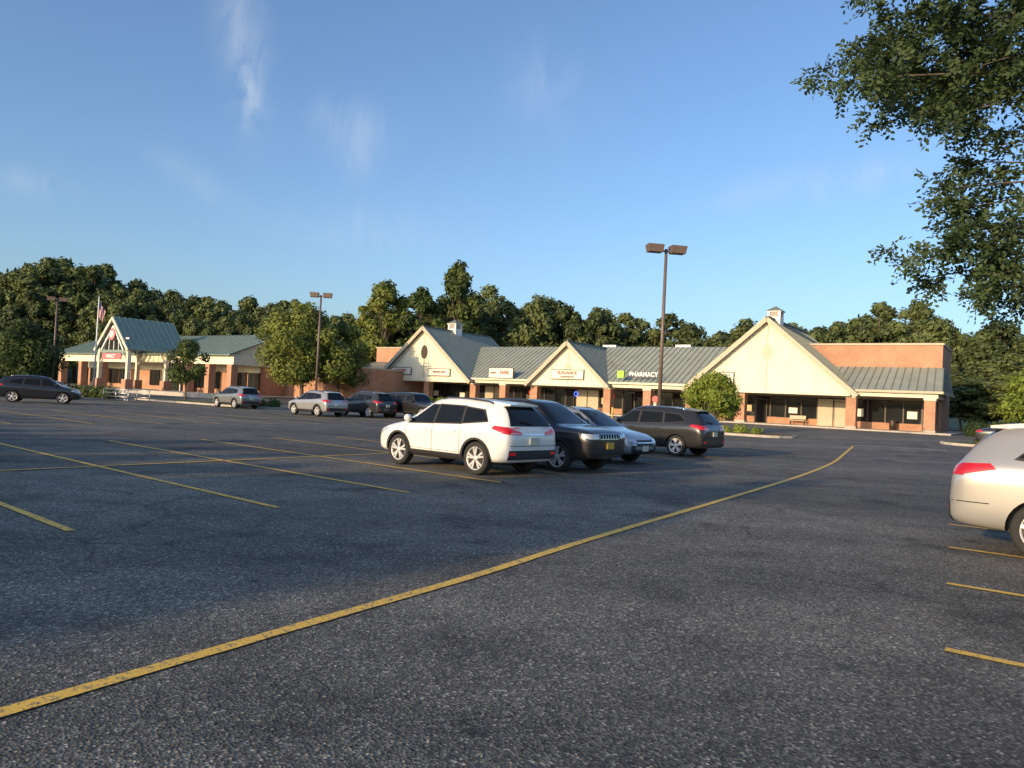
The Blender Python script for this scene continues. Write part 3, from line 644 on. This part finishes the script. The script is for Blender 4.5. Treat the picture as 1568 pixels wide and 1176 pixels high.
TY['box']=dict(st=[(-2.22,.50,.95,1.05,.80,.72),(-2.20,.42,1.10,1.45,.88,.74),(-2.12,.40,1.13,1.68,.90,.70),(-1.9,.38,1.14,1.80,.91,.68),(-1.0,.36,1.13,1.83,.91,.69),(0,.36,1.13,1.83,.91,.69),(.38,.36,1.12,1.79,.91,.69),(.56,.36,1.12,1.55,.91,.72),(.75,.36,1.12,1.22,.91,.78),(.9,.36,1.10,1.18,.91,.80),(1.7,.40,1.06,1.13,.90,.78),(2.02,.42,1.02,1.09,.84,.70),(2.10,.44,.96,1.02,.80,.66),(2.14,.5,.9,.95,.7,.6)],
 wx=(-1.35,1.38),wr=.40,
 side=[((.66,1.18),(-.10,1.18),(-.10,1.64),(.40,1.64)),((-.2,1.18),(-1.0,1.18),(-1.0,1.64),(-.2,1.64)),((-1.12,1.18),(-1.95,1.18),(-1.88,1.62),(-1.12,1.64))],
 ws=((-.74,1.24),(.74,1.24),(.66,1.70),(-.66,1.70)),rg=((-.66,1.16),(.66,1.16),(.62,1.62),(-.62,1.62)),
 tail=((.66,.90),(.82,.90),(.82,1.15),(.66,1.15)),tails=((-2.2,.9),(-2.1,.9),(-2.1,1.15),(-2.2,1.15)),
 head=((.46,.82),(.68,.82),(.68,1.0),(.46,1.0)),heads=((2.06,.86),(1.98,.86),(1.98,.96),(2.06,.96)),doors=(.74,-.15,-1.06),belt=1.12,rails=False)
def patch(mb,bvh,quad,axis,sg,k,off=.006,nu=10,nv=6):
    a,b,c,d=[Vector(p) for p in quad]; idx={}
    for i in range(nu+1):
        for j in range(nv+1):
            u=i/nu;v=j/nv; p=(a.lerp(b,u)).lerp(d.lerp(c,u),v)
            if axis=='y': o=Vector((p.x,sg*3,p.y)); dr=Vector((0,-sg,0))
            else: o=Vector((sg*5,p.x,p.y)); dr=Vector((-sg,0,0))
            h,n,_,_=bvh.ray_cast(o,dr)
            if h is None: continue
            if n.dot(dr)>0: n=-n
            mb.v.append(tuple(h+n*off)); idx[(i,j)]=len(mb.v)-1
    for i in range(nu):
        for j in range(nv):
            q_=[(i,j),(i+1,j),(i+1,j+1),(i,j+1)]
            if all(x_ in idx for x_ in q_):
                vs=[idx[x_] for x_ in q_]
                P=[Vector(mb.v[x_]) for x_ in vs]
                if max((P[0]-P[2]).length,(P[1]-P[3]).length)>.55: continue
                mb.face(vs,k,True)
def car(name,ty,x,y,hd,pm,sl=1,sw=1,sh=1,clad=True,front='grille',platek='plate',rimk='rim'):
    T=TY[ty]
    st=[(a*sl,b*(.5+.5*sh),c*sh,d*sh,e*sw,f*sw) for a,b,c,d,e,f in T['st']]
    s2=lambda q_:tuple((p[0]*sl,p[1]*sh) for p in q_); f2=lambda q_:tuple((p[0]*sw,p[1]*sh) for p in q_)
    rings=[]
    for (sx,zb,zs,zt,w_,wt) in st:
        h=[(w_*.80,zb),(w_*.955,zb+.06),(w_*.985,zb+.30*(zs-zb)),(w_,zs-.14),(w_*.965,zs+.01),(wt+.035,zs+.80*(zt-zs)),(wt-.07,zt-.012*sh),(wt*.45,zt+.012)]
        ring=[(sx,p[0],p[1]) for p in h]+[(sx,-p[0],p[1]) for p in h[::-1]]
        rings.append(ring)
    V=[v for r_ in rings for v in r_]; n=16; F=[]
    for i in range(len(rings)-1):
        for j in range(n): F.append((i*n+j,i*n+(j+1)%n,(i+1)*n+(j+1)%n,(i+1)*n+j))
    F.append(tuple(range(n))[::-1]); F.append(tuple((len(rings)-1)*n+j for j in range(n)))
    me=bpy.data.meshes.new('tmp'); me.from_pydata(V,[],[f[::-1] for f in F]); me.materials.append(pm); me.materials.append(M['plastic'])
    ob=bpy.data.objects.new('tmp',me); scene.collection.objects.link(ob)
    cr_=me.attributes.new('crease_edge','FLOAT','EDGE')
    vals=[0.0]*len(me.edges)
    for e in me.edges:
        a,b=e.vertices
        if abs(a-b)==n and a%n in(3,12): vals[e.index]=.5
        if abs(a-b)==n and a%n in(4,11,0,15): vals[e.index]=.35
    cr_.data.foreach_set('value',vals)
    m=ob.modifiers.new('s','SUBSURF'); m.levels=2; m.render_levels=2
    dg=bpy.context.evaluated_depsgraph_get(); dg.update()
    sm=bpy.data.meshes.new_from_object(ob.evaluated_get(dg)); 
    bvh=BVHTree.FromPolygons([v.co.copy() for v in sm.vertices],[tuple(p.vertices) for p in sm.polygons])
    wr=T['wr']; W=max(s_[4] for s_ in st); cut=MB()
    for wx in T['wx']:
        for sg_ in(-1,1):
            nn=28; ra=wr*1.14
            o=len(cut.v)
            for yy in(W+.2,W-.34):
                for j in range(nn):
                    t_=6.28318*j/nn; cut.v.append((wx*sl+ra*math.cos(t_),sg_*yy,wr*.98+ra*math.sin(t_)))
            f1=[o+j for j in range(nn)]; f2_=[o+nn+j for j in range(nn)][::-1]
            fs=[f1,f2_]+[[o+j,o+nn+j,o+nn+(j+1)%nn,o+(j+1)%nn] for j in range(nn)]
            for f in fs: cut.face(f if sg_>0 else f[::-1],'plastic')
    co=cut.obj('cut'); 
    import bmesh
    bm=bmesh.new(); bm.from_mesh(co.data); bmesh.ops.recalc_face_normals(bm,faces=bm.faces); bm.to_mesh(co.data); bm.free()
    bo=bpy.data.objects.new('b',sm); scene.collection.objects.link(bo)
    bm=bmesh.new(); bm.from_mesh(sm); bmesh.ops.recalc_face_normals(bm,faces=bm.faces); bm.to_mesh(sm); bm.free()
    bmod=bo.modifiers.new('b','BOOLEAN'); bmod.operation='DIFFERENCE'; bmod.object=co; bmod.solver='EXACT'; bmod.material_mode='TRANSFER'
    dg=bpy.context.evaluated_depsgraph_get(); dg.update()
    fm=bpy.data.meshes.new_from_object(bo.evaluated_get(dg)); fm.name='body'
    for p in fm.polygons: p.use_smooth=True
    fm.set_sharp_from_angle(angle=R(38))
    for o_ in(ob,co,bo): bpy.data.objects.remove(o_)
    e=empty(name,(x,y,g(x,y)),math.atan2(hd[1],hd[0]))
    b=bpy.data.objects.new('body',fm); scene.collection.objects.link(b); b.parent=e
    d=MB()
    for sg_ in(-1,1):
        for q_ in T['side']:
            q2=s2(q_); patch(d,bvh,q2,'y',sg_,'cglass',.007,10,6)
            c=Vector((sum(p[0] for p in q2)/4,sum(p[1] for p in q2)/4))
            q3=[tuple(c+(Vector(p)-c)+Vector(((.045 if p[0]>c.x else -.045),(.03 if p[1]>c.y else -.03)))) for p in q2]
            patch(d,bvh,q3,'y',sg_,'plastic',.004,10,6)
        tq=f2(T['tail']); tq=[(p[0]*sg_,p[1]) for p in tq]; patch(d,bvh,tq,'x',-1,'tail',.012,12,5)
        patch(d,bvh,s2(T['tails']),'y',sg_,'tail',.012,8,5)
        tl=[(tq[0][0]+(tq[1][0]-tq[0][0])*.1,tq[0][1]+.015),(tq[0][0]+(tq[1][0]-tq[0][0])*.7,tq[0][1]+.02),(tq[0][0]+(tq[1][0]-tq[0][0])*.7,tq[0][1]+.05),(tq[0][0]+(tq[1][0]-tq[0][0])*.1,tq[0][1]+.035)]
        patch(d,bvh,tl,'x',-1,'lens',.018,6,2)
        hq=[(p[0]*sg_,p[1]) for p in f2(T['head'])]; patch(d,bvh,hq,'x',1,'head',.012,12,5)
        patch(d,bvh,s2(T['heads']),'y',sg_,'head',.012,8,5)
        for dx in T['doors']:
            patch(d,bvh,((dx*sl-.006,.40*sh),(dx*sl+.006,.40*sh),(dx*sl+.006,T['belt']*sh),(dx*sl-.006,T['belt']*sh)),'y',sg_,'seam',.003,1,10)
        d_lo=T['st'][8][1]*(.5+.5*sh)
        a0=T['wx'][0]*sl+wr*1.2; a1=T['wx'][1]*sl-wr*1.2
        patch(d,bvh,((a0,d_lo+.20),(a1,d_lo+.20),(a1,d_lo+.208),(a0,d_lo+.208)),'y',sg_,'seam',.003,12,1)
        if clad:
            patch(d,bvh,((a0,d_lo+.03),(a1,d_lo+.03),(a1,d_lo+.17),(a0,d_lo+.17)),'y',sg_,'plastic',.009,16,3)
            for wx in T['wx']:
                for i in range(-1,13):
                    t0=math.pi*i/12;t1=math.pi*(i+1)/12; r1=wr*1.145;r2=wr*1.27;cx=wx*sl;cz=wr*.98
                    patch(d,bvh,((cx+r1*math.cos(t0),cz+r1*math.sin(t0)),(cx+r2*math.cos(t0),cz+r2*math.sin(t0)),(cx+r2*math.cos(t1),cz+r2*math.sin(t1)),(cx+r1*math.cos(t1),cz+r1*math.sin(t1))),'y',sg_,'plastic',.010,2,2)
        for dx in(T['doors'][1]+.22,T['doors'][2]+.20):
            h,nn_,_,_=bvh.ray_cast(Vector((dx*sl,sg_*3,(T['belt']-.12)*sh)),Vector((0,-sg_,0)))
            if h:
                y0,y1=sorted((h.y-sg_*.01,h.y+sg_*.035)); d.box(h.x-.10,h.x+.10,y0,y1,h.z-.014,h.z+.014,pm)
        mx=T['doors'][0]*sl-.16; mz=(T['belt']+.11)*sh
        d.tube([(mx,sg_*(W-.12),mz-.03),(mx,sg_*(W+.02),mz-.01)],[.03,.03],'plastic',6)
        d.tube([(mx+.01,sg_*(W-.0),mz),(mx+.01,sg_*(W+.03),mz),(mx-.01,sg_*(W+.12),mz+.005),(mx-.02,sg_*(W+.15),mz+.005)],[.04,.085,.08,.05],pm,12)
        if T['rails']:
            pts=[]
            for px_ in(-1.5,-1.35,-.6,.0,.15):
                h,_,_,_=bvh.ray_cast(Vector((px_*sl,sg_*.54*sw,3)),Vector((0,0,-1)))
                if h: pts.append((h.x,h.y,h.z+(.012 if px_ in(-1.5,.15) else .045)))
            if len(pts)>2: d.tube(pts,[.017]*len(pts),'plastic' if clad else 'chrome',6)
        patch(d,bvh,((.52*sg_*sw,.42*sh),(.72*sg_*sw,.42*sh),(.72*sg_*sw,.56*sh),(.52*sg_*sw,.56*sh)),'x',1,'plastic',.010,5,4)
        patch(d,bvh,((.60*sg_*sw,.50*sh),(.78*sg_*sw,.50*sh),(.78*sg_*sw,.56*sh),(.60*sg_*sw,.56*sh)),'x',-1,'tail',.014,4,2)
    patch(d,bvh,f2(T['ws']),'x',1,'cglass',.007,14,8); patch(d,bvh,f2(T['rg']),'x',-1,'cglass',.007,14,8)
    zb=T['head'][0][1]*sh
    if front=='slots':
        patch(d,bvh,((-.42,zb),(.42,zb),(.42,zb+.13),(-.42,zb+.13)),'x',1,'chrome',.009,10,4)
        for i in range(7): c=-.36+.12*i; patch(d,bvh,((c-.042,zb+.01),(c+.042,zb+.01),(c+.042,zb+.12),(c-.042,zb+.12)),'x',1,'seam',.015,2,4)
    else:
        patch(d,bvh,((-.44,zb-.10),(.44,zb-.10),(.46,zb+.08),(-.46,zb+.08)),'x',1,'plastic',.009,10,4)
        patch(d,bvh,((-.44,zb-.01),(.44,zb-.01),(.44,zb+.015),(-.44,zb+.015)),'x',1,'chrome',.016,10,1)
    patch(d,bvh,((-.60,zb-.32),(.60,zb-.32),(.66,zb-.20),(-.66,zb-.20)),'x',1,'plastic',.009,10,3)
    patch(d,bvh,((-.80,.40*sh),(.80,.40*sh),(.80,.60*sh),(-.80,.60*sh)),'x',-1,'plastic' if clad else pm,.010,16,4)
    def plate(sgx,z,k):
        h,_,_,_=bvh.ray_cast(Vector((sgx*5,0,z)),Vector((-sgx,0,0)))
        if h: a_,b_=sorted((h.x-.01*sgx,h.x+.03*sgx)); d.box(a_,b_,-.155,.155,z-.08,z+.08,k)
    plate(-1,(.80 if ty!='box' else .7)*sh,platek); plate(1,zb-.16,platek)
    zz=T['tail'][0][1]*sh
    patch(d,bvh,((-.78*sw,zz-.24),(.78*sw,zz-.24),(.78*sw,zz-.228),(-.78*sw,zz-.228)),'x',-1,'seam',.004,14,1)
    patch(d,bvh,((-.36*sw,zz+.0),(.36*sw,zz+.0),(.36*sw,zz+.03),(-.36*sw,zz+.03)),'x',-1,'chrome' if clad else pm,.014,10,1)
    if not clad:
        patch(d,bvh,((-.80,.36*sh),(.80,.36*sh),(.80,.43*sh),(-.80,.43*sh)),'x',-1,'plastic',.014,16,2)
        patch(d,bvh,((-2.24*sl,.62*sh),(-1.86*sl,.62*sh),(-1.86*sl,.632*sh),(-2.24*sl,.632*sh)),'y',-1,'seam',.004,6,1)
    if T['rails']:
        h1,_,_,_=bvh.ray_cast(Vector((-5,0,1.17*sh)),Vector((1,0,0))); h2,_,_,_=bvh.ray_cast(Vector((-5,.38,1.22*sh)),Vector((1,0,0)))
        if h1 and h2: d.beam(h1+Vector((-.03,0,0)),h2+Vector((-.03,0,0)),.02,.02,'seam')
        h,_,_,_=bvh.ray_cast(Vector((-1.68*sl,0,3)),Vector((0,0,-1)))
        if h: d.add([(h.x+.2,-.52*sw,h.z+.040),(h.x+.2,.52*sw,h.z+.040),(h.x-.26,.48*sw,h.z-.015),(h.x-.26,-.48*sw,h.z-.015),(h.x+.2,-.52*sw,h.z-.04),(h.x+.2,.52*sw,h.z-.04),(h.x-.26,.48*sw,h.z-.05),(h.x-.26,-.48*sw,h.z-.05)],[(0,3,2,1),(4,5,6,7),(3,7,6,2),(0,4,7,3),(1,2,6,5)],pm)
    if ty=='box':
        d.lathe([(.0,.13),(.2,.13),(.34,.12),(.37,.06),(.37,0)],0,0,0,1,'tyre',20); k_=len(d.v)-5*20
        for i in range(k_,len(d.v)): v=d.v[i]; d.v[i]=(-2.2*sl-v[1],v[0],v[2]+1.0)
    d.obj('glass_lamps_and_trim',e)
    wb=MB()
    for wx in T['wx']:
        for sg_ in(-1,1):
            cx,cy,cz=wx*sl,sg_*(W-.03),wr
            wb.lathe([(wr*.70,-.01),(wr*.74,.0),(wr*.9,.005),(wr*.975,-.02),(wr,-.05),(wr,-.19),(wr*.95,-.22),(wr*.6,-.22)],cx,cy,cz,sg_,'tyre',32)
            wb.lathe([(wr*.70,-.012),(wr*.66,-.016),(wr*.64,-.06)],cx,cy,cz,sg_,rimk,32)
            wb.lathe([(wr*.65,-.075),(.001,-.075)],cx,cy,cz,sg_,'rimd',24)
            wb.lathe([(.001,-.005),(.05,-.006),(.065,-.02),(.065,-.07)],cx,cy,cz,sg_,rimk,16)
            for i in range(5):
                t_=2*math.pi*i/5+.3+wx
                for dt in(-.15,.15):
                    a_=Vector((cx+.05*math.cos(t_),cy-sg_*.03,cz+.05*math.sin(t_))); b_=Vector((cx+wr*.675*math.cos(t_+dt*1.3),cy-sg_*.028,cz+wr*.675*math.sin(t_+dt*1.3)))
                    wb.beam(a_,b_,.045,.034,rimk,up=(0,1,0))
    wb.obj('wheels',e)
    return e
H1=(-.755,.655); H2=(.77,-.64)
car('parked_car','suv',-1.12,18.05,H1,paint('white_car_paint',(.80,.79,.76),0),.965,1,1.0)
car('parked_car','jeep',.72,19.9,H2,paint('black_car_paint',(.018,.018,.019),.0),1.0,1,1.03,front='slots',platek='platey')
car('parked_car','wagon',2.15,23.3,H2,paint('blue_grey_car_paint',(.26,.30,.36),.4),1.03,.98,1.0)
car('parked_car','suv',.4,27.6,H1,paint('steel_blue_car_paint',(.14,.20,.28),.4),1.02,.98,.98,clad=False)
car('parked_car','suv',5.4,28.3,H1,paint('charcoal_suv_paint',(.026,.027,.029),.2),1.09,1.04,1.03,clad=False)
car('parked_car','suv',8.42,9.12,(.78,-.625),paint('silver_car_paint',(.47,.46,.44),.5),1.12,1.04,1.05,clad=False)
car('parked_car','suv',-12.9,50,H1,paint('light_silver_car_paint',(.44,.45,.45),.5),1.0,1,1.0)
car('parked_car','suv',-10.0,52,H1,paint('dark_grey_car_paint',(.05,.055,.06),.4),1.02,1,1.03,clad=False)
car('parked_car','box',-6.6,52,H2,paint('matte_black_car_paint',(.016,.016,.017),.0),1.12,1.02,.98,front='slots')
car('parked_car','suv',-21.2,58,H1,paint('grey_car_paint',(.28,.30,.30),.5),1.0,1,1.0)
car('parked_car','suv',-30.4,48.5,(.9,.42),paint('midnight_car_paint',(.016,.018,.024),.1),1.03,1,1.03,clad=False)
car('parked_car','sedan',-37.5,61,H1,paint('pearl_car_paint',(.55,.55,.56),.4),1,1,1,clad=False)
car('parked_car','sedan',-44,62,H1,paint('ash_car_paint',(.45,.46,.48),.4),1,1,1,clad=False)
car('parked_car','sedan',29.5,43.0,(.77,-.64),paint('charcoal_car_paint',(.06,.065,.07),.5),1,1,1,clad=False)
# ------------------------------------------------------------ light
sdir=Vector((-.69,-.72,0)).normalized(); EL=R(12)
tos=Vector((sdir.x*math.cos(EL),sdir.y*math.cos(EL),math.sin(EL)))
sl=bpy.data.lights.new('sun','SUN'); sl.energy=5.0; sl.angle=R(.6); sl.color=(1,.71,.40)
so=bpy.data.objects.new('sun',sl); scene.collection.objects.link(so); so.rotation_euler=(-tos).to_track_quat('-Z','Y').to_euler(); so.location=(-20,-20,30)
wd=bpy.data.worlds.new('World'); scene.world=wd; wd.use_nodes=True; nt=wd.node_tree
bg=nt.nodes['Background']; sk=nt.nodes.new('ShaderNodeTexSky'); sk.sky_type='NISHITA'; sk.sun_disc=False
sk.sun_elevation=EL; sk.sun_rotation=math.atan2(tos.x,tos.y)%(2*math.pi); sk.air_density=1.0; sk.dust_density=2.2; sk.ozone_density=2.0; sk.altitude=100
tc=nt.nodes.new('ShaderNodeTexCoord'); sp=nt.nodes.new('ShaderNodeSeparateXYZ'); nt.links.new(tc.outputs['Generated'],sp.inputs[0])
def mth(op,a,b=None,c=None,clamp=False):
    n=nt.nodes.new('ShaderNodeMath'); n.operation=op; n.use_clamp=clamp
    for i,v in enumerate((a,b,c)):
        if v is None: continue
        if isinstance(v,(int,float)): n.inputs[i].default_value=v
        else: nt.links.new(v,n.inputs[i])
    return n.outputs[0]
ym=mth('MAXIMUM',sp.outputs[1],.05); a=mth('DIVIDE',sp.outputs[0],ym); e_=mth('DIVIDE',sp.outputs[2],ym)
def cloud(ca,ce,sa,se,tilt,amp):
    ct,s_=math.cos(tilt),math.sin(tilt)
    da=mth('SUBTRACT',a,ca); de=mth('SUBTRACT',e_,ce)
    u=mth('ADD',mth('MULTIPLY',da,ct),mth('MULTIPLY',de,s_)); v=mth('SUBTRACT',mth('MULTIPLY',de,ct),mth('MULTIPLY',da,s_))
    r2=mth('ADD',mth('POWER',mth('ABSOLUTE',mth('DIVIDE',u,sa)),2),mth('POWER',mth('ABSOLUTE',mth('DIVIDE',v,se)),2))
    return mth('MULTIPLY',mth('POWER',2.718,mth('MULTIPLY',r2,-1)),amp)
cb=nt.nodes.new('ShaderNodeCombineXYZ'); nt.links.new(a,cb.inputs[0]); nt.links.new(e_,cb.inputs[1])
mp=nt.nodes.new('ShaderNodeMapping'); mp.inputs['Rotation'].default_value=(0,0,.5); mp.inputs['Scale'].default_value=(8,4,1); nt.links.new(cb.outputs[0],mp.inputs[0])
nz=N(nt,'ShaderNodeTexNoise',Scale=2.2,Detail=8,Roughness=.62,Distortion=.9); nt.links.new(mp.outputs[0],nz.inputs['Vector'])
nf=mth('MULTIPLY',mth('SUBTRACT',nz.outputs['Fac'],.34),3.0,None,True)
tot=None
for c in [(-.385,.47,.030,.085,.22,.8),(-.37,.38,.018,.04,.1,.7),(-.235,.355,.045,.035,-.3,.6),(-.22,.31,.02,.03,0,.35),(.47,.325,.07,.018,.35,.5),(-.43,.27,.07,.018,-.5,.35),(.02,.42,.05,.06,.5,.3),(-.2,.22,.1,.03,0,.35),(-.66,.26,.05,.02,-.2,.4),(.33,.30,.1,.02,.3,.35)]:
    o_=cloud(*c); tot=o_ if tot is None else mth('ADD',tot,o_)
fac=mth('MULTIPLY',mth('MULTIPLY',tot,nf),.55,None,True)
tint=N(nt,'ShaderNodeMix',data_type='RGBA',blend_type='MULTIPLY'); tint.inputs[0].default_value=1; tint.inputs[7].default_value=(1.25,1.42,1.66,1)
nt.links.new(sk.outputs[0],tint.inputs[6])
mx=N(nt,'ShaderNodeMix',data_type='RGBA'); nt.links.new(fac,mx.inputs[0]); nt.links.new(tint.outputs[2],mx.inputs[6]); mx.inputs[7].default_value=(5.0,5.4,6.0,1)
nt.links.new(mx.outputs[2],bg.inputs[0]); bg.inputs[1].default_value=.15
# ------------------------------------------------------------ camera
cam=bpy.data.cameras.new('camera'); co=bpy.data.objects.new('camera',cam); scene.collection.objects.link(co); scene.camera=co
cam.sensor_width=36; cam.lens=26.4; cam.clip_end=6000; cam.clip_start=.05
co.matrix_world=Matrix.Translation((0,0,1.68))@Matrix.Rotation(R(90+1.25),4,'X')@Matrix.Rotation(R(2.86),4,'Z')
scene.view_settings.view_transform='Standard'; scene.view_settings.look='None'; scene.view_settings.exposure=0
